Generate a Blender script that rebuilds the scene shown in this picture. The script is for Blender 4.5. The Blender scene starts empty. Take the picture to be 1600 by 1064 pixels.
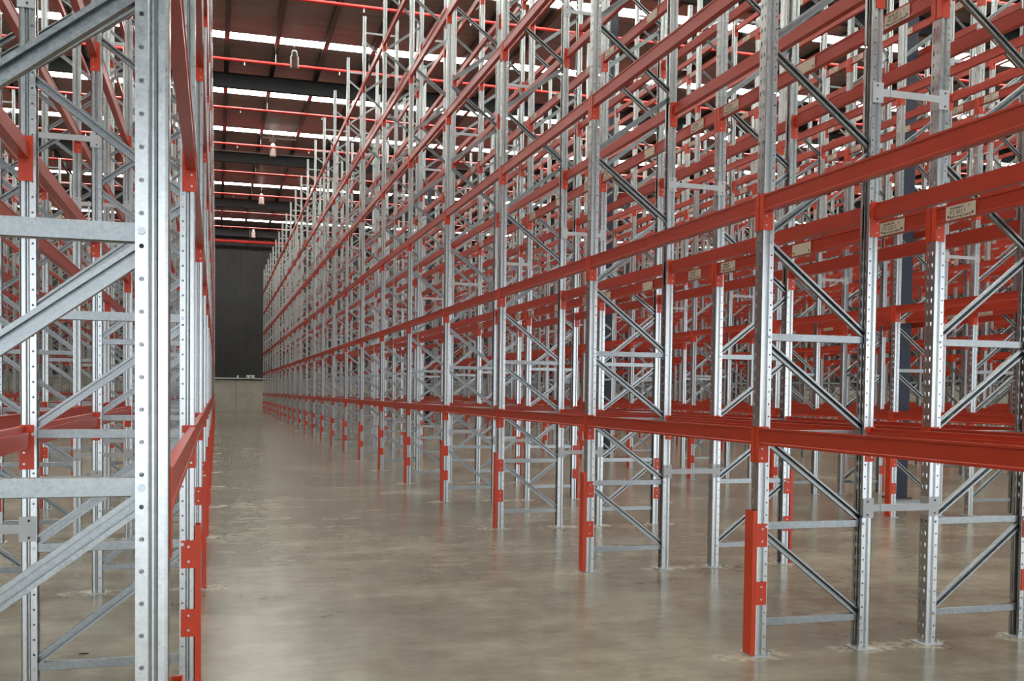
import bpy, math, random
import numpy as np
from mathutils import Matrix, Vector

random.seed(7)
scene = bpy.context.scene
COL = scene.collection

# ------------------------------------------------------------------ camera
F_PX, PY, PITCH, YAW, ROLL, CAM_H = 1550.95, 664.34, -0.0323, 0.2897, 0.0122, 1.6184
_f = Vector((math.sin(YAW), math.cos(YAW), 0.0))
_r = Vector((math.cos(YAW), -math.sin(YAW), 0.0))
_u = Vector((0, 0, 1))
_fwd = _f * math.cos(PITCH) + _u * math.sin(PITCH)
_up = -_f * math.sin(PITCH) + _u * math.cos(PITCH)
_R = _r * math.cos(ROLL) + _up * math.sin(ROLL)
_U = -_r * math.sin(ROLL) + _up * math.cos(ROLL)
cam_data = bpy.data.cameras.new('camera')
cam = bpy.data.objects.new('camera', cam_data)
COL.objects.link(cam)
cam.matrix_world = Matrix(((_R.x, _U.x, -_fwd.x, 0), (_R.y, _U.y, -_fwd.y, 0), (_R.z, _U.z, -_fwd.z, CAM_H), (0, 0, 0, 1)))
cam_data.sensor_width = 36.0
cam_data.lens = F_PX / 1600 * 36
cam_data.shift_y = (PY - 532.0) / 1600.0
cam_data.clip_start = 0.05
cam_data.clip_end = 400
scene.camera = cam

# ------------------------------------------------------------------ world, daylight, exposure
world = bpy.data.worlds.new('daylight_sky')
scene.world = world
world.use_nodes = True
wn = world.node_tree.nodes
wn['Background'].inputs[0].default_value = (0.80, 0.90, 1.0, 1)
wn['Background'].inputs[1].default_value = 0.7
SKYLIGHT_STRENGTH = 22.0
DOOR_POWER = 320.0
DOORS = [(-7.5, -2.5), (-1.5, 3.5), (4.5, 9.5), (10.5, 15.5), (16.5, 21.5), (22.5, 27.5), (28.5, 33.5)]   # open dock doors behind the camera
DOOR_H = 5.6
for _a, _b in DOORS:
    _ad = bpy.data.lights.new('dock_door_daylight', 'AREA')
    _ad.shape = 'RECTANGLE'
    _ad.size, _ad.size_y = _b - _a, DOOR_H
    _ad.energy = DOOR_POWER
    _ad.color = (0.86, 0.93, 1.0)
    _ao = bpy.data.objects.new('dock_door_daylight', _ad)
    COL.objects.link(_ao)
    _ao.location = ((_a + _b) / 2, -15.9, DOOR_H / 2)
    _ao.rotation_euler = (math.radians(90), 0, 0)       # shines towards +Y
vs = scene.view_settings
vs.view_transform = 'Standard'
vs.look = 'None'
vs.gamma = 1.0
vs.use_curve_mapping = False
vs.exposure = 0.06
try:
    scene.cycles.use_denoising = True
    scene.cycles.max_bounces = 7
    scene.cycles.diffuse_bounces = 4
    scene.cycles.glossy_bounces = 4
    scene.cycles.sample_clamp_indirect = 6.0
except Exception:
    pass

# ------------------------------------------------------------------ measured layout (metres)
XA, XL = 3.207, -0.107            # aisle faces of the racks right and left of the aisle
Y0, P = 5.467, 2.949              # frame 0 and the bay pitch
D, G = 0.828, 0.433               # frame depth, gap between back-to-back rows
W, A = 0.09, 0.075                # upright width and depth
T = 10.22                         # upright height
H = 0.0762                        # hole pitch
LEVELS = [1.423, 2.851, 4.285, 5.73, 7.19, 8.70]
CONN = 0.215
BH = 0.105
PERIOD = 5.513
ZR = 13.5                         # roof
YW = 75.6                         # far wall
XMIN, XMAX, YB = -18.0, 42.0, -16.0
N_LAST = 23

# ------------------------------------------------------------------ materials
def new_mat(name):
    m = bpy.data.materials.new(name)
    m.use_nodes = True
    nt = m.node_tree
    return m, nt, nt.nodes['Principled BSDF']

def ramp(nt, fac, stops):
    r = nt.nodes.new('ShaderNodeValToRGB')
    e = r.color_ramp.elements
    while len(e) < len(stops):
        e.new(0.5)
    for el, (p, c) in zip(e, stops):
        el.position = p
        el.color = c if len(c) == 4 else (*c, 1)
    nt.links.new(fac, r.inputs[0])
    return r.outputs[0]

def noise(nt, scale, detail=3, rough=0.5, vec=None, stretch=None):
    tc = nt.nodes.new('ShaderNodeTexCoord')
    src = tc.outputs['Object'] if vec is None else vec
    if stretch:
        mp = nt.nodes.new('ShaderNodeMapping')
        mp.inputs['Scale'].default_value = stretch
        nt.links.new(src, mp.inputs[0])
        src = mp.outputs[0]
    n = nt.nodes.new('ShaderNodeTexNoise')
    n.inputs['Scale'].default_value = scale
    n.inputs['Detail'].default_value = detail
    n.inputs['Roughness'].default_value = rough
    nt.links.new(src, n.inputs['Vector'])
    return n.outputs['Fac']

def simple(name, col, rough=0.5, metal=0.0, spec=0.5, emit=None):
    m, nt, b = new_mat(name)
    b.inputs['Base Color'].default_value = (*col, 1)
    b.inputs['Roughness'].default_value = rough
    b.inputs['Metallic'].default_value = metal
    b.inputs['Specular IOR Level'].default_value = spec
    if emit:
        b.inputs['Emission Color'].default_value = (*emit[0], 1)
        b.inputs['Emission Strength'].default_value = emit[1]
    return m

def galv_mat(name, lo, hi, rlo, rhi, metal, scale, bump=0.0):
    m, nt, b = new_mat(name)
    tc = nt.nodes.new('ShaderNodeTexCoord')
    v = nt.nodes.new('ShaderNodeTexVoronoi')
    v.inputs['Scale'].default_value = scale
    nt.links.new(tc.outputs['Object'], v.inputs['Vector'])
    sep = nt.nodes.new('ShaderNodeSeparateColor')
    nt.links.new(v.outputs['Color'], sep.inputs[0])
    n = noise(nt, scale * 0.22, 4, 0.6)
    mx = nt.nodes.new('ShaderNodeMath'); mx.operation = 'MULTIPLY_ADD'
    nt.links.new(sep.outputs[0], mx.inputs[0]); mx.inputs[1].default_value = 0.30
    md = nt.nodes.new('ShaderNodeMath'); md.operation = 'MULTIPLY'
    nt.links.new(n, md.inputs[0]); md.inputs[1].default_value = 0.7
    nt.links.new(md.outputs[0], mx.inputs[2])
    nt.links.new(ramp(nt, mx.outputs[0], [(0.1, lo), (0.85, hi)]), b.inputs['Base Color'])
    nt.links.new(ramp(nt, mx.outputs[0], [(0.1, (rlo,) * 3), (0.9, (rhi,) * 3)]), b.inputs['Roughness'])
    b.inputs['Metallic'].default_value = metal
    if bump:
        bp = nt.nodes.new('ShaderNodeBump')
        bp.inputs['Strength'].default_value = bump
        bp.inputs['Distance'].default_value = 0.002
        nt.links.new(n, bp.inputs['Height'])
        nt.links.new(bp.outputs[0], b.inputs['Normal'])
    return m

M = {}
M['galv'] = galv_mat('galvanised_steel', (0.46, 0.475, 0.475), (0.64, 0.655, 0.65), 0.25, 0.35, 1.0, 140, 0.0)
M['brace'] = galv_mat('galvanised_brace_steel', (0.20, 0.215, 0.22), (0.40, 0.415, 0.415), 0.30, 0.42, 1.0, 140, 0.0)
M['galv_far'] = simple('galvanised_steel_distant', (0.42, 0.43, 0.415), 0.36, 1.0)
M['purlin'] = simple('purlin_steel', (0.10, 0.10, 0.095), 0.24, 1.0)
M['spacer'] = simple('spacer_steel', (0.50, 0.51, 0.52), 0.55, 0.45)
M['bolt'] = simple('zinc_bolt', (0.48, 0.52, 0.54), 0.38, 1.0)

def red_mat(name, c1, c2, rough):
    m, nt, b = new_mat(name)
    n = noise(nt, 6, 4, 0.6)
    nt.links.new(ramp(nt, n, [(0.3, c1), (0.75, c2)]), b.inputs['Base Color'])
    b.inputs['Roughness'].default_value = rough
    return m
M['red'] = red_mat('beam_red_paint', (0.41, 0.034, 0.013), (0.47, 0.041, 0.016), 0.34)
M['guard'] = red_mat('guard_red_paint', (0.58, 0.046, 0.012), (0.64, 0.055, 0.015), 0.38)
M['pipe'] = simple('sprinkler_red_paint', (0.62, 0.035, 0.03), 0.35)
M['navy'] = simple('navy_steel_paint', (0.012, 0.018, 0.040), 0.42)
M['rafter'] = simple('rafter_dark_paint', (0.016, 0.019, 0.024), 0.5)
M['white'] = simple('white_plastic', (0.80, 0.82, 0.80), 0.4)
M['lamp_body'] = simple('lamp_refractor', (0.34, 0.25, 0.22), 0.35)
M['lamp_top'] = simple('lamp_housing', (0.42, 0.40, 0.37), 0.4)
M['label'] = simple('label_card', (0.66, 0.60, 0.47), 0.55)
M['ink'] = simple('label_ink', (0.035, 0.03, 0.025), 0.6)
M['green'] = simple('exit_green', (0.05, 0.30, 0.14), 0.4)
M['skylight'] = simple('translucent_roof_sheet', (0.85, 0.88, 0.90), 0.5, emit=((0.965, 1.0, 0.925), SKYLIGHT_STRENGTH))

# foil insulation under the roof
m, nt, b = new_mat('roof_foil')
n = noise(nt, 1.2, 5, 0.6, stretch=(0.5, 3.0, 1))
nt.links.new(ramp(nt, n, [(0.3, (0.18, 0.215, 0.205)), (0.7, (0.29, 0.335, 0.32))]), b.inputs['Base Color'])
b.inputs['Metallic'].default_value = 0.3
b.inputs['Roughness'].default_value = 0.36
bp = nt.nodes.new('ShaderNodeBump'); bp.inputs['Strength'].default_value = 0.35; bp.inputs['Distance'].default_value = 0.03
nt.links.new(n, bp.inputs['Height']); nt.links.new(bp.outputs[0], b.inputs['Normal'])
M['foil'] = m

# dark profiled wall sheet
m, nt, b = new_mat('dark_wall_sheet')
n = noise(nt, 0.8, 3, 0.5)
nt.links.new(ramp(nt, n, [(0.3, (0.020, 0.020, 0.021)), (0.7, (0.030, 0.030, 0.030))]), b.inputs['Base Color'])
b.inputs['Roughness'].default_value = 0.55
M['sheet'] = m

# precast concrete dado
m, nt, b = new_mat('precast_concrete')
n = noise(nt, 1.7, 6, 0.6)
nt.links.new(ramp(nt, n, [(0.3, (0.33, 0.31, 0.265)), (0.7, (0.42, 0.40, 0.345))]), b.inputs['Base Color'])
b.inputs['Roughness'].default_value = 0.8
M['concrete'] = m

# polished concrete slab with trowel clouds, scuffs and pale drilling dust at the foot plates
m, nt, b = new_mat('polished_concrete_floor')
geo = nt.nodes.new('ShaderNodeNewGeometry')
pos = geo.outputs['Position']
n1 = noise(nt, 0.55, 6, 0.62, vec=pos)
n2 = noise(nt, 4.5, 8, 0.72, vec=pos)
n3 = noise(nt, 1.3, 7, 0.7, vec=pos, stretch=(0.6, 1.3, 1))
def mth(op, a, bb, c=None):
    nd = nt.nodes.new('ShaderNodeMath'); nd.operation = op
    for i, v in enumerate((a, bb, c)):
        if v is None: continue
        if isinstance(v, (int, float)): nd.inputs[i].default_value = v
        else: nt.links.new(v, nd.inputs[i])
    return nd.outputs[0]
mixn = mth('ADD', mth('MULTIPLY', n1, 0.45), mth('ADD', mth('MULTIPLY', n2, 0.22), mth('MULTIPLY', n3, 0.33)))
base = ramp(nt, mixn, [(0.32, (0.066, 0.056, 0.039)), (0.48, (0.185, 0.163, 0.118)), (0.66, (0.36, 0.325, 0.24))])
sep = nt.nodes.new('ShaderNodeSeparateXYZ'); nt.links.new(pos, sep.inputs[0])
yy = mth('SUBTRACT', mth('MODULO', mth('ADD', sep.outputs[1], 20 * P - Y0 + P / 2), P), P / 2)
dust = None
for xx in (XL, XL - D, XA, XA + D, XA + D + G, XA + 2 * D + G):
    dx = mth('MULTIPLY', mth('SUBTRACT', sep.outputs[0], xx), 0.75)
    dy = mth('MULTIPLY', yy, 1.25)
    dd = mth('SQRT', mth('ADD', mth('MULTIPLY', dx, dx), mth('MULTIPLY', dy, dy)), 0)
    k = mth('SUBTRACT', 0.22, dd)
    dust = k if dust is None else mth('MAXIMUM', dust, k)
n4 = noise(nt, 7.0, 5, 0.7, vec=pos)
dm = mth('MULTIPLY', mth('MAXIMUM', dust, 0.0), mth('MULTIPLY', mth('MAXIMUM', mth('SUBTRACT', n4, 0.44), 0.0), 32.0))
dm = mth('MINIMUM', dm, 0.6)
mixc = nt.nodes.new('ShaderNodeMix'); mixc.data_type = 'RGBA'
nt.links.new(dm, mixc.inputs['Factor']); nt.links.new(base, mixc.inputs['A'])
mixc.inputs['B'].default_value = (0.55, 0.49, 0.38, 1)
nt.links.new(mixc.outputs['Result'], b.inputs['Base Color'])
rg = mth('ADD', mth('MULTIPLY', n2, 0.15), mth('MULTIPLY', dm, 0.4))
nt.links.new(mth('ADD', rg, 0.14), b.inputs['Roughness'])
b.inputs['Specular IOR Level'].default_value = 0.30
M['floor'] = m

# ------------------------------------------------------------------ mesh helpers
class MB:
    def __init__(s):
        s.v, s.f, s.m = [], [], []
    def quadbox(s, x0, x1, y0, y1, z0, z1, mi=0):
        if x0 > x1: x0, x1 = x1, x0
        if y0 > y1: y0, y1 = y1, y0
        k = len(s.v)
        s.v += [(x0, y0, z0), (x1, y0, z0), (x1, y1, z0), (x0, y1, z0), (x0, y0, z1), (x1, y0, z1), (x1, y1, z1), (x0, y1, z1)]
        for q in ((0, 3, 2, 1), (4, 5, 6, 7), (0, 1, 5, 4), (1, 2, 6, 5), (2, 3, 7, 6), (3, 0, 4, 7)):
            s.f.append(tuple(k + i for i in q)); s.m.append(mi)
        return s
    def extrude(s, prof, p0, p1, u, v, mi=0, caps=True):
        """closed profile [(a,b)] in the plane (u,v), swept from p0 to p1"""
        p0, p1, u, v = Vector(p0), Vector(p1), Vector(u), Vector(v)
        k, n = len(s.v), len(prof)
        for p in (p0, p1):
            for a, bb in prof:
                s.v.append(tuple(p + u * a + v * bb))
        for i in range(n):
            j = (i + 1) % n
            s.f.append((k + i, k + j, k + n + j, k + n + i)); s.m.append(mi)
        if caps:
            s.f.append(tuple(k + i for i in reversed(range(n)))); s.m.append(mi)
            s.f.append(tuple(k + n + i for i in range(n))); s.m.append(mi)
        return s
    def quad(s, a, bb, c, d, mi=0):
        k = len(s.v); s.v += [a, bb, c, d]; s.f.append((k, k + 1, k + 2, k + 3)); s.m.append(mi)
    def cyl(s, p0, p1, r, n=10, mi=0):
        p0, p1 = Vector(p0), Vector(p1)
        d = (p1 - p0).normalized()
        u = d.orthogonal().normalized(); v = d.cross(u)
        return s.extrude([(r * math.cos(2 * math.pi * i / n), r * math.sin(2 * math.pi * i / n)) for i in range(n)], p0, p1, u, v, mi)
    def lathe(s, prof, c, n=14, mi=0):
        k = len(s.v); cx, cy, cz = c
        for r, z in prof:
            for i in range(n):
                t = 2 * math.pi * i / n
                s.v.append((cx + r * math.cos(t), cy + r * math.sin(t), cz + z))
        for j in range(len(prof) - 1):
            for i in range(n):
                i2 = (i + 1) % n
                s.f.append((k + j * n + i, k + j * n + i2, k + (j + 1) * n + i2, k + (j + 1) * n + i)); s.m.append(mi)
        s.f.append(tuple(k + i for i in range(n))[::-1]); s.m.append(mi)
        s.f.append(tuple(k + (len(prof) - 1) * n + i for i in range(n))); s.m.append(mi)
        return s
    def mirror_x(s):
        s.v = [(-x, y, z) for x, y, z in s.v]
        s.f = [tuple(reversed(q)) for q in s.f]
        return s
    def mesh(s, name, *mats):
        me = bpy.data.meshes.new(name)
        me.from_pydata(s.v, [], s.f)
        for mt in mats: me.materials.append(mt)
        if len(mats) > 1: me.polygons.foreach_set('material_index', s.m)
        me.update()
        return me

def link(name, me, parent=None, loc=None):
    o = bpy.data.objects.new(name, me)
    COL.objects.link(o)
    if parent is not None: o.parent = parent
    if loc is not None: o.location = loc
    return o

def tag(o, label, cat, group=None, kind=None):
    o['label'] = label
    o['category'] = cat
    if group: o['group'] = group
    o['kind'] = kind or 'thing'
    return o

def struct(o):
    o['kind'] = 'structure'
    return o

ORD = ['zeroth', 'first', 'second', 'third', 'fourth', 'fifth', 'sixth', 'seventh', 'eighth', 'ninth', 'tenth', 'eleventh', 'twelfth',
       'thirteenth', 'fourteenth', 'fifteenth', 'sixteenth', 'seventeenth', 'eighteenth', 'nineteenth', 'twentieth', 'twenty-first',
       'twenty-second', 'twenty-third', 'twenty-fourth', 'twenty-fifth', 'twenty-sixth', 'twenty-seventh', 'twenty-eighth']
CARD = ['zero', 'one', 'two', 'three', 'four', 'five', 'six']

# ------------------------------------------------------------------ the setting
fl = link('floor', MB().quadbox(XMIN, XMAX, YB, YW, -0.2, 0).mesh('floor', M['floor']))
struct(fl)

# profiled sheet walls with a precast dado of separate panels
def ribbed(axis, lo, hi, at, z0, z1, inward):
    mb = MB(); t = lo; pitch, d = 0.25, 0.035
    prof = []
    while t < hi - 1e-6:
        prof += [(t, 0), (t + 0.15, 0), (t + 0.17, d), (t + 0.23, d)]
        t += pitch
    prof.append((hi, 0))
    for (a, da), (c, dc) in zip(prof[:-1], prof[1:]):
        if axis == 'x':
            mb.quad((a, at + inward * da, z0), (c, at + inward * dc, z0), (c, at + inward * dc, z1), (a, at + inward * da, z1))
        else:
            mb.quad((at + inward * da, a, z0), (at + inward * dc, c, z0), (at + inward * dc, c, z1), (at + inward * da, a, z1))
    return mb

DADO = 2.32
wf = struct(link('wall_far', ribbed('x', XMIN, XMAX, YW, DADO, ZR, -1).mesh('wall_far', M['sheet'])))
wr = struct(link('wall_right', ribbed('y', YB, YW, XMAX, DADO, ZR, -1).mesh('wall_right', M['sheet'])))
wl = struct(link('wall_left', ribbed('y', YB, YW, XMIN, DADO, ZR, 1).mesh('wall_left', M['sheet'])))
for par, q in ((wf, ((XMIN, YW + 0.02), (XMAX, YW + 0.12))), (wr, ((XMAX + 0.02, YB), (XMAX + 0.12, YW))), (wl, ((XMIN - 0.12, YB), (XMIN - 0.02, YW)))):
    link('joint_backing', MB().quadbox(q[0][0], q[1][0], q[0][1], q[1][1], 0, DADO - 0.005).mesh('joint_backing', M['rafter']), par)
x = 1.38 - 6.0 * 3
while x > XMIN: x -= 6.0
while x < XMAX:
    a, c = max(x, XMIN), min(x + 6.0, XMAX)
    link('concrete_panel', MB().quadbox(a + 0.012, c - 0.012, YW - 0.12, YW + 0.02, 0, DADO).mesh('concrete_panel', M['concrete']), wf)
    x += 6.0
for par, xa, xb in ((wr, XMAX - 0.12, XMAX + 0.02), (wl, XMIN - 0.02, XMIN + 0.12)):
    y = YB
    while y < YW - 0.2:
        c = min(y + 6.0, YW - 0.13)
        link('concrete_panel', MB().quadbox(xa, xb, y + 0.012, c - 0.012, 0, DADO).mesh('concrete_panel', M['concrete']), par)
        y += 6.0
# wall behind the camera with a row of open dock doors
wb = MB()
_x = XMIN
for _a, _b in DOORS + [(XMAX, XMAX)]:
    wb.quadbox(_x, _a, YB - 0.2, YB, 0, ZR)
    if _b > _a: wb.quadbox(_a, _b, YB - 0.2, YB, DOOR_H, ZR)
    _x = _b
struct(link('wall_behind', wb.mesh('wall_behind', M['sheet'])))
# angle trim over the dado
for nm, mb in (('trim_1', MB().quadbox(XMIN, XMAX, YW - 0.16, YW - 0.121, DADO + 0.02, DADO + 0.06)),):
    struct(link(nm, mb.mesh(nm, M['rafter'])))

# roof: foil-lined sheets, translucent strips, purlins, rafters
STRIPS = sorted([72.4 - 12.45 * k for k in range(7)] + [66.4 - 12.45 * k for k in range(7)])
SW = 0.64
mb = MB(); y = YB
for ys in STRIPS:
    if ys - SW / 2 > YB:
        mb.quadbox(XMIN, XMAX, y, ys - SW / 2, ZR, ZR + 0.08); y = ys + SW / 2
mb.quadbox(XMIN, XMAX, y, YW, ZR, ZR + 0.08)
ceil = struct(link('ceiling', mb.mesh('ceiling', M['foil'])))
for ys in STRIPS:
    if ys - SW / 2 > YB:
        link('skylight_sheet', MB().quadbox(XMIN, XMAX, ys - SW / 2, ys + SW / 2, ZR + 0.01, ZR + 0.03).mesh('skylight_sheet', M['skylight']), ceil)
pz = [(-0.08, 0), (0.08, 0), (0.08, 0.006), (-0.072, 0.006), (-0.072, 0.214), (0.08, 0.214), (0.08, 0.22), (-0.08, 0.22)]
pme = MB().extrude(pz, (0, YB, 0), (0, YW, 0), (1, 0, 0), (0, 0, 1)).mesh('purlin', M['purlin'])
k = -11
while 0.32 + 1.615 * k < XMAX - 0.3:
    link('purlin', pme, ceil, (0.32 + 1.615 * k, 0, ZR - 0.225)); k += 1
ri = [(-0.11, 0), (0.11, 0), (0.11, 0.018), (0.008, 0.022), (0.008, 0.50), (0.11, 0.504), (0.11, 0.52), (-0.11, 0.52), (-0.11, 0.504), (-0.008, 0.50), (-0.008, 0.022), (-0.11, 0.018)]
rme = MB().extrude(ri, (XMIN, 0, 0), (XMAX, 0, 0), (0, 1, 0), (0, 0, 1)).mesh('rafter', M['rafter'])
COLY = [13.56 + 12.45 * k for k in range(-1, 5)]
for yc in COLY:
    link('rafter', rme, ceil, (0, yc, ZR - 0.75))
link('rafter', rme, ceil, (0, YW - 0.35, ZR - 0.75))

# ------------------------------------------------------------------ rack parts
CH = 0.009
PROF_SIDE = [(0.0, W / 2 - CH), (0.0025, W / 2 - 0.003), (CH, W / 2), (0.024, W / 2), (0.0275, W / 2 - 0.002), (0.034, W / 2 - 0.013), (0.038, W / 2 - 0.013), (0.0435, W / 2 - 0.002), (0.0465, W / 2)]  # front band and groove
CELLS = int(T / H)
ROUND8 = [(-.707, -.707), (0, -1), (.707, -.707), (1, 0), (.707, .707), (0, 1), (-.707, .707), (-1, 0)]
TEAR8 = [(-.35, -.9), (0, -1.15), (.35, -.9), (.85, .15), (.9, .85), (0, 1.05), (-.9, .85), (-.85, .15)]
def hole_cell(mb, org, du, dv, w, h, shape, rw, rh):
    k = len(mb.v); org, du, dv = Vector(org), Vector(du), Vector(dv)
    for a, bb in ((0, 0), (.5, 0), (1, 0), (1, .5), (1, 1), (.5, 1), (0, 1), (0, .5)):
        mb.v.append(tuple(org + du * (a * w) + dv * (bb * h)))
    c = org + du * (w / 2) + dv * (h / 2)
    for a, bb in shape:
        mb.v.append(tuple(c + du * (a * rw) + dv * (bb * rh)))
    for i in range(8):
        j = (i + 1) % 8
        mb.f.append((k + i, k + j, k + 8 + j, k + 8 + i)); mb.m.append(0)
def upright_mb(detail):
    """o=-1 upright: slotted face at x=0 looking to -X, open side towards +X"""
    mb = MB(); X2, X3 = 0.0465, A
    for sgn in (-1, 1):
        pts = [(px, sgn * py) for px, py in PROF_SIDE]
        for (xa, ya), (xb, yb) in zip(pts[:-1], pts[1:]):
            mb.quad((xa, ya, 0), (xb, yb, 0), (xb, yb, T), (xa, ya, T))
        lip = sgn * (W / 2 - 0.022)
        mb.quad((X3, sgn * W / 2, 0), (X3, lip, 0), (X3, lip, T), (X3, sgn * W / 2, T))
    if not detail:
        mb.quad((0, -W / 2 + CH, 0), (0, W / 2 - CH, 0), (0, W / 2 - CH, T), (0, -W / 2 + CH, T))
        for sgn in (-1, 1):
            y = sgn * W / 2
            mb.quad((X2, y, 0), (X3, y, 0), (X3, y, T), (X2, y, T))
        return mb
    for i in range(CELLS):
        z = i * H
        hole_cell(mb, (0, -W / 2 + CH, z), (0, 1, 0), (0, 0, 1), W / 2 - CH, H, TEAR8, 0.0085, 0.0135)
        hole_cell(mb, (0, 0, z), (0, 1, 0), (0, 0, 1), W / 2 - CH, H, TEAR8, 0.0085, 0.0135)
        for sgn in (-1, 1):
            hole_cell(mb, (X2, sgn * W / 2, z), (1, 0, 0), (0, 0, 1), X3 - X2, H, ROUND8, 0.0058, 0.0058)
    z = CELLS * H
    mb.quad((0, -W / 2 + CH, z), (0, W / 2 - CH, z), (0, W / 2 - CH, T), (0, -W / 2 + CH, T))
    for sgn in (-1, 1):
        y = sgn * W / 2
        mb.quad((X2, y, z), (X3, y, z), (X3, y, T), (X2, y, T))
    return mb
UP = {}
for det in (True, False):
    for o in (-1, 1):
        mb = upright_mb(det)
        if o == 1: mb.mirror_x()
        UP[(det, o)] = mb.mesh('upright', M['galv'])

# bracing: (lower end side, z) -> (upper end side, z); side 0 = inner upright, 1 = aisle upright
HORIZ = [0.205, 0.81, 1.385, 1.985, 9.86]
DIAG = [(0, 0.225, 1, 0.775), (0, 0.835, 1, 1.355), (0, 1.42, 1, 1.945), (0, 2.01, 1, 2.565)]
z, side = 2.625, 1
while z < 9.3:
    DIAG.append((side, z, 1 - side, z + 0.53)); side = 1 - side; z += 0.59
CH_H = [(-0.021, -0.014), (0.021, -0.014), (0.023, -0.011), (0.023, 0.016), (0.020, 0.016), (0.020, -0.010), (-0.020, -0.010), (-0.020, 0.016), (-0.023, 0.016), (-0.023, -0.011)]
CH_D = [(-0.021, 0.014), (0.021, 0.014), (0.023, 0.011), (0.023, -0.016), (0.011, -0.016), (0.011, -0.012), (0.019, -0.012), (0.019, 0.010), (-0.019, 0.010), (-0.019, -0.012), (-0.011, -0.012), (-0.011, -0.016), (-0.023, -0.016), (-0.023, 0.011)]
BOX4 = [(-0.022, -0.014), (0.022, -0.014), (0.022, 0.014), (-0.022, 0.014)]
def brace_ends(typ):
    """x of the brace ends in frame space (frame spans x 0..D); typ 'a': aisle at x=0, 'b': aisle at x=D"""
    e = 0.058
    return {1: e, 0: D - e} if typ == 'a' else {1: D - e, 0: e}
BR = {}
for typ in 'ab':
    ex = brace_ends(typ)
    lst = []
    allb = MB()
    for zz in HORIZ:
        p0, p1 = (0.058, 0, zz), (D - 0.058, 0, zz)
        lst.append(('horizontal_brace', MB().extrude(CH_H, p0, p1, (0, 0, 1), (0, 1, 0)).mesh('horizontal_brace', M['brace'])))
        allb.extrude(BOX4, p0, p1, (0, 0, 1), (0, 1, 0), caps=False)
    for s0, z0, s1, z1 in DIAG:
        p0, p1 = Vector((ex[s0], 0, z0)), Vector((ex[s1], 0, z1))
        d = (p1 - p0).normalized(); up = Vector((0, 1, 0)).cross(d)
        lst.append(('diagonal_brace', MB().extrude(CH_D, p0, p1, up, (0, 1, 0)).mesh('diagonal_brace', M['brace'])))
        allb.extrude(BOX4, p0, p1, up, (0, 1, 0), caps=False)
    BR[typ] = lst
    BR[typ + '_all'] = allb
    BR[typ + '_joined'] = allb.mesh('bracing', M['brace'])

def foot_mb(o, mb=None, mi=0):
    mb = mb or MB()
    x0, x1 = (-0.03, 0.105) if o == -1 else (-0.105, 0.03)
    mb.quadbox(x0, x1, -0.075, 0.075, 0, 0.007, mi)
    return mb
FOOT, ANCHOR = {}, {}
for o in (-1, 1):
    FOOT[o] = foot_mb(o).mesh('foot_plate', M['spacer'])
    ANCHOR[o] = MB().cyl((-o * 0.088, -0.055, 0.007), (-o * 0.088, -0.055, 0.03), 0.009, 6).mesh('anchor_bolt', M['bolt'])

GT, GD, GW = 0.91, 0.032, 0.098
def guard_mb(o, mi=0, mb=None):
    mb = mb or MB(); s = o
    mb.quadbox(s * (GD - 0.004), s * GD, -GW / 2, GW / 2, 0.012, GT, mi)
    for y in (-GW / 2, GW / 2 - 0.004):
        mb.quadbox(s * 0.002, s * (GD - 0.004), y, y + 0.004, 0.012, GT, mi)
    return mb
GUARD, CLIP, CLIPBOLT = {}, {}, {}
for o in (-1, 1):
    GUARD[o] = guard_mb(o).mesh('column_guard', M['guard'])
    mb = MB()
    for sgn in (-1, 1):
        mb.quadbox(-o * 0.068, o * 0.012, sgn * (W / 2 + 0.001), sgn * (W / 2 + 0.006), 0, 0.145)
    mb.quadbox(o * 0.0004, o * 0.0018, -W / 2 - 0.006, W / 2 + 0.006, 0, 0.145)
    CLIP[o] = mb.mesh('guard_clip', M['guard'])
    CLIPBOLT[o] = MB().cyl((-o * 0.030, -W / 2 - 0.006, 0), (-o * 0.030, -W / 2 - 0.011, 0), 0.007, 6).mesh('bolt', M['bolt'])
HEXB = MB().cyl((0, -W / 2 - 0.0075, 0), (0, -W / 2, 0), 0.0095, 6).mesh('bolt', M['bolt'])
# distant frame as a single mesh
FAR = {}
for typ in 'ab':
    mb = MB()
    for ox, o in ((0, -1), (D, 1)):
        s = -o
        mb.quad((ox, -W / 2, 0), (ox, W / 2, 0), (ox, W / 2, T), (ox, -W / 2, T))
        for sg in (-1, 1):
            y = sg * W / 2
            for xa, xb in ((0, .032), (.043, A)):
                mb.quad((ox + s * xa, y, 0), (ox + s * xb, y, 0), (ox + s * xb, y, T), (ox + s * xa, y, T))
            y2 = sg * (W / 2 - .008)
            mb.quad((ox + s * .032, y2, 0), (ox + s * .043, y2, 0), (ox + s * .043, y2, T), (ox + s * .032, y2, T))
    kk = len(mb.v); src = BR[typ + '_all']
    mb.v += src.v; mb.f += [tuple(i + kk for i in q) for q in src.f]; mb.m += src.m
    o, ox = (-1, 0) if typ == 'a' else (1, D)
    g = guard_mb(o, 1); kk = len(mb.v)
    mb.v += [(a + ox, bb, c) for a, bb, c in g.v]; mb.f += [tuple(i + kk for i in q) for q in g.f]; mb.m += g.m
    for zc in (0.324, 0.685):
        mb.quadbox(ox - o * 0.068, ox + o * 0.01, -W / 2 - 0.005, W / 2 + 0.005, zc, zc + 0.145, 1)
    FAR[typ] = mb.mesh('rack_frame', M['galv_far'], M['guard'])
    FAR[typ + 'mb'] = mb

# ------------------------------------------------------------------ rows
def proj(X, Y, Z):
    v = Vector((X, Y, Z - CAM_H)); d = v.dot(_fwd)
    if d < 0.2: return None
    return 800 + F_PX * v.dot(_R) / d, PY - F_PX * v.dot(_U) / d, d
def depth(X, Y):
    return X * math.sin(YAW) + Y * math.cos(YAW)

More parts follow.
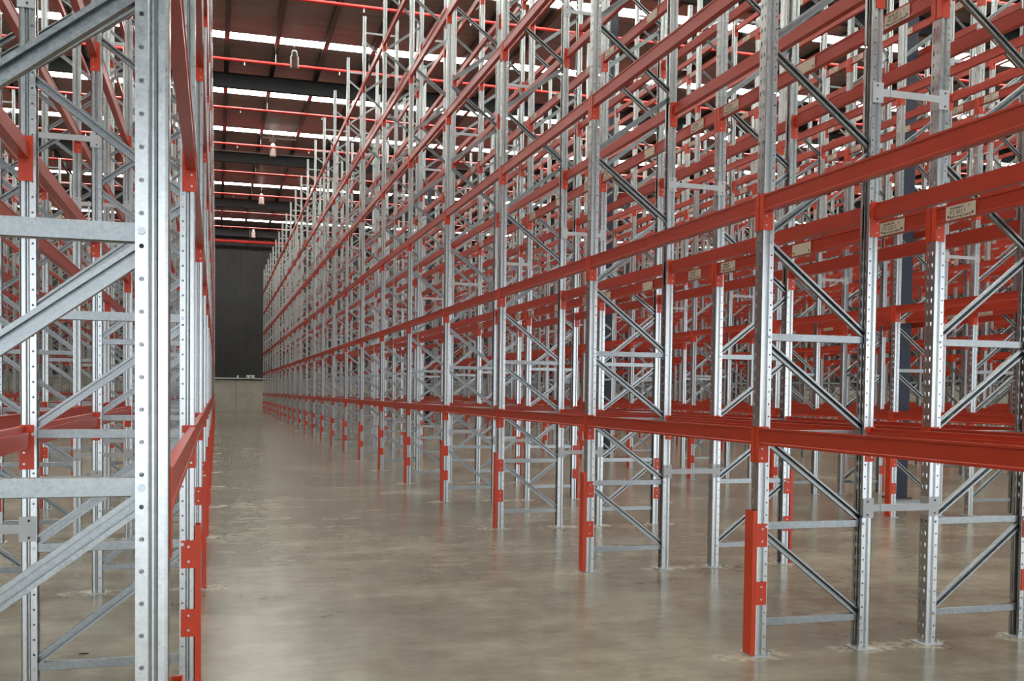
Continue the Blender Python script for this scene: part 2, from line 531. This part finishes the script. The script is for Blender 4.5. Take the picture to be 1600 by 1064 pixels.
ROWS = []   # (x of the lower-x face, type, name, n_first)
def nfirst_right(X):
    return max(-1, int(math.ceil((X / math.tan(0.79) - Y0) / P)) - 1)
for k in range(6):
    xa = XA + PERIOD * k
    ROWS.append((xa, 'a', f'{ORD[2*k+1]} row right of aisle', nfirst_right(xa + D)))
    ROWS.append((xa + D + G, 'b', f'{ORD[2*k+2]} row right of aisle', nfirst_right(xa + 2 * D + G)))
ROWS.append((XL - D, 'b', 'first row left of aisle', -1))
ROWS.append((XL - 2 * D - G, 'a', 'second row left of aisle', 0))
xl2 = XL - 2 * D - G - 3.42
ROWS.append((xl2 - D, 'b', 'third row left of aisle', 7))
ROWS.append((xl2 - 2 * D - G, 'a', 'fourth row left of aisle', 9))
ROWS.append((xl2 - 2 * D - G - 3.42 - D, 'b', 'fifth row left of aisle', 17))

frames = []
for xr, typ, rn, n0 in ROWS:
    for n in range(n0, N_LAST + 1):
        frames.append((depth(xr, Y0 + n * P), xr, typ, rn, n, n0))
frames.sort(key=lambda t: t[0])
BOLTED = 0
rest_frames = []
for idx, (d, xr, typ, rn, n, n0) in enumerate(frames):
    yc = Y0 + n * P
    if idx >= 300:
        rest_frames.append((xr, yc, typ)); continue
    ao, ax = (-1, 0.0) if typ == 'a' else (1, D)
    lab = f'galvanised rack frame with red guard, {ORD[n - n0 + 1]} from camera, {rn}'
    if d >= 42:
        fr = link('rack_ladder', FAR[typ], None, (xr, yc, 0))
        tag(fr, lab, 'rack frame', 'rack frames'); continue
    fr = link('rack_ladder', None, None, (xr, yc, 0))
    tag(fr, lab, 'rack frame', 'rack frames')
    near = d < 24
    for ox, o in ((0, -1), (D, 1)):
        u = link('upright', UP[(near, o)], fr, (ox, 0, 0.007))
        if near:
            fp = link('foot_plate', FOOT[o], fr, (ox, 0, 0))
            if d < 12: link('anchor_bolt', ANCHOR[o], fp)
        if d < 10.5:
            side = 1 if (o == ao) else 0
            zs = [h for h in HORIZ]
            zs += [q for q in (d_[1] if d_[0] == side else d_[3] for d_ in DIAG) if min(abs(q - h) for h in HORIZ) > 0.07]
            for zb in zs:
                if zb < 5: link('bolt', HEXB, u, (-o * 0.0608, 0, zb - 0.007))
    if near:
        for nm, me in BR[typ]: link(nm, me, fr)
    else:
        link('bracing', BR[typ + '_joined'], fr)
    gd = link('column_guard', GUARD[ao], fr, (ax, 0, 0))
    for zc in (0.324, 0.685):
        c = link('guard_clip', CLIP[ao], gd, (0, 0, zc))
        if d < 14:
            for zz in (0.035, 0.112): link('bolt', CLIPBOLT[ao], gd, (0, 0, zc + zz))
if rest_frames:
    big = MB()
    for xr, yc, typ in rest_frames:
        s = FAR[typ + 'mb']; k = len(big.v)
        big.v += [(a + xr, bb + yc, c) for a, bb, c in s.v]; big.f += [tuple(i + k for i in q) for q in s.f]; big.m += s.m
    tag(link('distant_rack_frames', big.mesh('distant_rack_frames', M['galv_far'], M['guard'])),
        'mass of galvanised rack frames at the far end of the distant rows', 'rack frame', None, 'stuff')

# ------------------------------------------------------------------ beams
LB = P - W - 0.008
BPROF = [(0, 0), (0, 0.013), (0.005, 0.017), (0.005, 0.090), (0, 0.094), (0, BH), (0.030, BH), (0.030, 0.078), (0.050, 0.078), (0.050, 0)]
BEAM, CON = {}, {}
for o in (-1, 1):
    prof = [(-o * a - (-o) * 0.004, bb) for a, bb in BPROF]
    if o == 1: prof = prof[::-1]
    BEAM[o] = MB().extrude(prof, (0, W / 2 + 0.004, CONN - BH), (0, W / 2 + 0.004 + LB, CONN - BH), (1, 0, 0), (0, 0, 1)).mesh('beam_body', M['red'])
    for end in (0, 1):
        mb = MB()
        if end == 0: ya, yb, yc_, yd = W / 2, W / 2 + 0.004, W / 2 - 0.039, W / 2 + 0.004
        else: ya, yb, yc_, yd = P - W / 2 - 0.004, P - W / 2, P - W / 2 - 0.004, P - W / 2 + 0.039
        mb.quadbox(-o * 0.064, o * 0.001, ya, yb, 0, CONN + 0.008)
        mb.quadbox(o * 0.001, o * 0.0045, yc_, yd, 0, CONN + 0.008)
        CON[(o, end)] = mb.mesh('connector', M['guard'])
RIV = {o: MB().cyl((-o * 0.018, P - W / 2 - 0.004, 0), (-o * 0.018, P - W / 2 - 0.0075, 0), 0.006, 8).mesh('rivet', M['bolt']) for o in (-1, 1)}

# label plates with lettering
LW, LH = 0.26, 0.088
PLATE = MB().quadbox(-0.0025, 0, -LW / 2, LW / 2, 0, LH).mesh('load_label', M['label'])
def text_mesh(body, size):
    cu = bpy.data.curves.new('t', 'FONT'); cu.body = body; cu.size = size; cu.align_x = 'LEFT'
    ob = bpy.data.objects.new('t', cu)
    me = bpy.data.meshes.new_from_object(ob)
    vv = [tuple(v.co) for v in me.vertices]; ff = [tuple(p.vertices) for p in me.polygons]
    bpy.data.objects.remove(ob); bpy.data.curves.remove(cu); bpy.data.meshes.remove(me)
    return vv, ff
mb = MB()
tv, tf = text_mesh('M2 002 F', 0.038)
def add_text(mb, tv, tf, left, z):
    k = len(mb.v); mb.v += [(-0.0032, left - a, z + bb) for a, bb, c in tv]
    mb.f += [tuple(i + k for i in q) for q in tf]; mb.m += [0] * len(tf)
add_text(mb, tv, tf, 0.098, 0.030)
rr = random.Random(3)
for z0, z1, xa, xb in ((0.062, 0.078, -0.03, 0.09), (0.008, 0.022, -0.085, 0.09)):   # rows of unreadable dark print
    y = xb
    while y > xa:
        w = rr.uniform(0.004, 0.010)
        mb.quadbox(-0.0032, -0.0026, y - w, y, z0 + rr.uniform(0, .003), z1 - rr.uniform(0, .003)); y -= w + rr.uniform(0.004, 0.008)
tv, tf = text_mesh('R', 0.026)
add_text(mb, tv, tf, -0.066, 0.060)
PRINT = mb.mesh('lettering', M['ink'])
DOT = MB().cyl((-0.0026, 0, 0.022), (-0.0045, 0, 0.022), 0.008, 8).mesh('fixing', M['ink'])
DOT_Y = (-LW / 2 + 0.025, LW / 2 - 0.025)

beams = []
for xr, typ, rn, n0 in ROWS:
    for n in range(n0, N_LAST):
        for li, zt in enumerate(LEVELS):
            for ox, o in ((0, -1), (D, 1)):
                ya, yb = Y0 + n * P, Y0 + (n + 1) * P
                size = 0
                pts = [proj(xr + ox, ya + (yb - ya) * t / 8, zt - 0.05) for t in range(9)]
                for p, q in zip(pts[:-1], pts[1:]):
                    if p and q and -5 < (p[0] + q[0]) / 2 < 1605 and -5 < (p[1] + q[1]) / 2 < 1069:
                        size += math.hypot(p[0] - q[0], p[1] - q[1]) * F_PX / (p[2] + q[2])
                beams.append((size, xr, typ, rn, n, n0, li, zt, ox, o))
beams.sort(key=lambda t: -t[0])
rest = []
for i, (size, xr, typ, rn, n, n0, li, zt, ox, o) in enumerate(beams):
    yc = Y0 + n * P
    if i >= 300 or size <= 0:
        rest.append((xr + ox, yc, zt - CONN, o)); continue
    side = 'aisle side' if (typ == 'a') == (o == -1) else 'inner side'
    r = link('rack_beam', None, None, (xr + ox, yc, zt - CONN))
    tag(r, f'red beam, {side}, level {CARD[li + 1]}, {ORD[n - n0 + 1]} bay, {rn}', 'beam', 'rack beams')
    bd = link('beam_body', BEAM[o], r)
    for end in (0, 1):
        c = link('connector', CON[(o, end)], r)
        if end == 1 and i < 90:
            for zz in (0.028, 0.085): link('rivet', RIV[o], c, (0, 0, zz))
    if typ == 'b' and o == -1 and li >= 1 and xr > 0:
        for yl, txt in ((0.39, True), (P / 2 + 0.02, False), (P - 0.27, True)):
            pl = link('load_label', PLATE, r, (-0.0045, yl, CONN - BH + 0.003))
            pl['label'] = 'cream card label printed with M2 002 F' if txt else 'blank cream card label'
            if txt: link('lettering', PRINT, pl)
            for yd in DOT_Y: link('fixing', DOT, pl, (0, yd, 0))
# everything further away: one mesh
tvs, tfs, tms = {}, None, None
for o in (-1, 1):
    mb = MB()
    mb.quadbox(o * 0.004, -o * 0.046, W / 2, P - W / 2, CONN - BH, CONN)
    for ya, yb in ((0.006, W / 2 + 0.004), (P - W / 2 - 0.004, P - 0.006)):
        mb.quadbox(o * 0.001, o * 0.006, ya, yb, 0, CONN, 1)
    mb.quadbox(-o * 0.06, o * 0.001, P - W / 2 - 0.005, P - W / 2, 0, CONN, 1)
    mb.quadbox(-o * 0.06, o * 0.001, W / 2, W / 2 + 0.005, 0, CONN, 1)
    tvs[o] = np.array(mb.v); tfs = np.array(mb.f); tms = mb.m
if rest:
    V = np.concatenate([tvs[o] + np.array((xx, yy_, zz)) for xx, yy_, zz, o in rest])
    nv = len(tvs[1])
    Fc = np.concatenate([tfs + i * nv for i in range(len(rest))])
    me = bpy.data.meshes.new('distant_rack_beams')
    me.from_pydata(V.tolist(), [], Fc.tolist())
    me.materials.append(M['red']); me.materials.append(M['guard'])
    me.polygons.foreach_set('material_index', tms * len(rest)); me.update()
    tag(link('distant_rack_beams', me), 'dense web of red beams in the distant rack bays', 'beam', None, 'stuff')

# ------------------------------------------------------------------ row spacers between back-to-back frames
SPB = MB().quadbox(0.055, G - 0.055, -W / 2 - 0.010, -W / 2 - 0.006, -0.022, 0.022).quadbox(0.055, G - 0.055, -W / 2 - 0.006, -W / 2 + 0.012, 0.016, 0.022).mesh('spacer_bar', M['spacer'])
SPP = MB().quadbox(-0.072, 0.006, -W / 2 - 0.006, -W / 2 - 0.001, -0.063, 0.063).quadbox(0.001, 0.006, -W / 2 - 0.001, W / 2 - 0.02, -0.063, 0.063).quadbox(0.006, 0.056, -W / 2 - 0.0059, -W / 2 - 0.001, -0.022, 0.022).mesh('end_plate', M['spacer'])
SPQ = MB().quadbox(-0.072, 0.006, -W / 2 - 0.006, -W / 2 - 0.001, -0.063, 0.063).quadbox(0.001, 0.006, -W / 2 - 0.001, W / 2 - 0.02, -0.063, 0.063).quadbox(0.006, 0.056, -W / 2 - 0.0059, -W / 2 - 0.001, -0.022, 0.022).mirror_x().mesh('end_plate', M['spacer'])
SBOLT = MB().cyl((0, -W / 2 - 0.011, 0), (0, -W / 2 - 0.006, 0), 0.006, 6).mesh('bolt', M['ink'])
for xg, nm, n0, n1 in ((XA + D, 'first two rows right of aisle', -1, 12), (XA + D + PERIOD, 'rows three and four right of aisle', 1, 9), (XL - D - G, 'first two rows left of aisle', 0, 8)):
    for n in range(n0, n1):
        for zi, zz in enumerate((0.91, 3.545, 6.18, 8.8)):
            p = proj(xg + G / 2, Y0 + n * P, zz)
            if not p or not (-60 < p[0] < 1750 and -60 < p[1] < 1100): continue
            s = link('row_spacer', None, None, (xg, Y0 + n * P, zz))
            hgt = ('waist high', 'above head height', 'halfway up', 'near the top')[zi]
            tag(s, f'grey row spacer {hgt}, {ORD[n + 2]} frame line, {nm}', 'row spacer', 'row spacers')
            link('spacer_bar', SPB, s)
            for pl, xx, sg in ((SPP, 0, -1), (SPQ, G, 1)):
                e = link('end_plate', pl, s, (xx, 0, 0))
                if p[2] < 12:
                    for bz in (-0.042, 0.042): link('bolt', SBOLT, e, (sg * 0.045 if False else sg * 0.040, 0, bz))

# ------------------------------------------------------------------ steel columns
colme = MB().quadbox(-0.11, 0.11, -0.11, -0.095, 0.02, ZR - 0.75).quadbox(-0.11, 0.11, 0.095, 0.11, 0.02, ZR - 0.75).quadbox(-0.006, 0.006, -0.095, 0.095, 0.02, ZR - 0.75).quadbox(-0.11, -0.104, -0.095, 0.095, 0.02, ZR - 0.75).mesh('column_shaft', M['navy'])
colbp = MB().quadbox(-0.16, 0.16, -0.16, 0.16, 0, 0.02).mesh('base_plate', M['navy'])
for ci, xc in enumerate((10.55, 10.55 + 2 * PERIOD)):
    for k, yc in enumerate(COLY):
        if k < (1 if ci == 0 else 2): continue
        s = link('steel_column', None, None, (xc, yc, 0))
        tag(s, f'dark navy steel column, {ORD[k if ci == 0 else k - 1]} from camera, standing in the {"fourth" if ci == 0 else "eighth"} row right of aisle', 'column', 'steel columns')
        link('column_shaft', colme, s); link('base_plate', colbp, s)

# ------------------------------------------------------------------ sprinkler pipes
HANG = MB().quadbox(-0.012, 0.012, -0.004, 0.004, 0.05, ZR - 0.225 - 12.9).mesh('hanger', M['spacer'])
HEAD = MB().cyl((0, 0, -0.13), (0, 0, -0.05), 0.016, 8).lathe([(0.005, -0.16), (0.035, -0.155), (0.012, -0.13)], (0, 0, 0), 8).mesh('sprinkler_head', M['white'])
pipeme = MB().cyl((XMIN + 0.2, 0, 0), (XMAX - 0.2, 0, 0), 0.05, 12).mesh('pipe_run', M['pipe'])
for k in range(11):
    yp = 72.02 - 6.06 * k
    s = link('sprinkler_pipe', None, None, (0, yp, 12.9))
    tag(s, f'thin red sprinkler pipe under the roof, {ORD[k + 1]} from the far wall', 'pipe', 'sprinkler pipes')
    link('pipe_run', pipeme, s)
    for j in range(-3, 9):
        link('hanger', HANG, s, (1.94 + 3.23 * j, 0, 0))
        link('sprinkler_head', HEAD, s, (0.9 + 3.23 * j, 0, 0))
s = link('sprinkler_main', None, None, (0, YW - 0.75, 12.34))
tag(s, 'thick red sprinkler main pipe along the dark far wall', 'pipe')
link('pipe_run', MB().cyl((XMIN + 0.3, 0, 0), (XMAX - 0.3, 0, 0), 0.1, 14).mesh('pipe_run', M['pipe']), s)
for j in range(-2, 6):
    link('coupling', MB().cyl((1.9 + 6.46 * j - 0.05, 0, 0), (1.9 + 6.46 * j + 0.05, 0, 0), 0.125, 14).mesh('coupling', M['pipe']), s)
    link('hanger', MB().quadbox(2.3 + 6.46 * j - 0.015, 2.3 + 6.46 * j + 0.015, -0.02, 0.0, 0.1, ZR - 0.225 - 12.34).mesh('hanger', M['purlin']), s)

# ------------------------------------------------------------------ roof lamps, emergency lights, conduit
hb_top = MB().lathe([(0.05, 0.40), (0.10, 0.34), (0.11, 0.22), (0.09, 0.20)], (0, 0, 0)).mesh('housing', M['lamp_top'])
hb_bot = MB().lathe([(0.145, -0.22), (0.155, -0.20), (0.15, 0.17), (0.10, 0.20)], (0, 0, 0)).mesh('refractor', M['lamp_body'])
hb_rod = MB().cyl((0, 0, 0.40), (0, 0, 0.80), 0.012, 6).mesh('hanger', M['purlin'])
for i, yl in enumerate((34.65, 47.9, 60.3, 73.6)):
    s = link('high_bay_lamp', None, None, (2.5, yl, 12.7))
    tag(s, f'unlit high bay lamp hanging under the roof above the aisle, {ORD[i + 1]} from camera', 'lamp', 'high bay lamps')
    link('housing', hb_top, s); link('refractor', hb_bot, s); link('hanger', hb_rod, s)
s = link('batten_lamp', None, None, (2.73, 47.0, 13.1))
tag(s, 'slim white batten lamp between purlins above the aisle', 'lamp')
link('batten', MB().quadbox(-0.75, 0.75, -0.05, 0.05, 0, 0.06).mesh('batten', M['white']), s)
link('control_box', MB().quadbox(-0.42, -0.15, -0.08, 0.08, -0.14, 0).mesh('control_box', M['white']), s)
for sg in (-1, 1): link('hanger', MB().quadbox(sg * 0.6 - 0.01, sg * 0.6 + 0.01, -0.01, 0.01, 0.06, 0.4).mesh('hanger', M['purlin']), s)
for xx, nm in ((2.4, 'twin head emergency light on the far wall at the end of the aisle'), (-8.6, 'twin head emergency light on the far wall behind the left racks')):
    s = link('emergency_light', None, None, (xx, YW - 0.16, 2.44))
    tag(s, nm, 'emergency light', 'emergency lights')
    link('case', MB().quadbox(-0.28, 0.28, -0.10, 0, 0.04, 0.26).mesh('case', M['white']), s)
    link('green_panel', MB().quadbox(-0.24, 0.24, -0.104, -0.10, 0.06, 0.19).mesh('green_panel', M['green']), s)
    for sg in (-0.13, 0.15):
        link('lamp_head', MB().cyl((sg, -0.10, 0.11), (sg + 0.02, -0.20, 0.09), 0.065, 12).mesh('lamp_head', M['white']), s)
s = link('conduit_rail', MB().cyl((XMIN + 0.3, 0, 0), (XMAX - 0.3, 0, 0), 0.045, 8).mesh('conduit_rail', M['spacer']), None, (0, YW - 0.2, 2.44))
tag(s, 'pale conduit rail running along the top of the concrete dado', 'conduit')
s = link('junction_box', MB().quadbox(-0.05, 0.05, -0.06, 0.03, 0, 0.2).mesh('junction_box', M['white']), None, (1.5, YW - 0.2, 2.48))
tag(s, 'small white junction box on the conduit at the aisle end', 'box')
s = link('floor_scrap', MB().quadbox(-0.028, 0.028, -0.006, 0.006, 0, 0.004).quadbox(-0.018, 0.014, -0.010, -0.004, 0, 0.006).mesh('floor_scrap', M['ink']), None, (-0.77, 6.49, 0.0005))
tag(s, 'tiny dark scrap lying on the floor under the left rack', 'scrap')
s = link('cable_tray', MB().quadbox(XMIN + 0.3, XMAX - 0.3, -0.04, 0.04, 0, 0.05).mesh('cable_tray', M['spacer']), None, (0, 50.91 - 0.17, ZR - 0.28))
tag(s, 'thin pale cable tray along a dark rafter under the roof', 'cable tray')
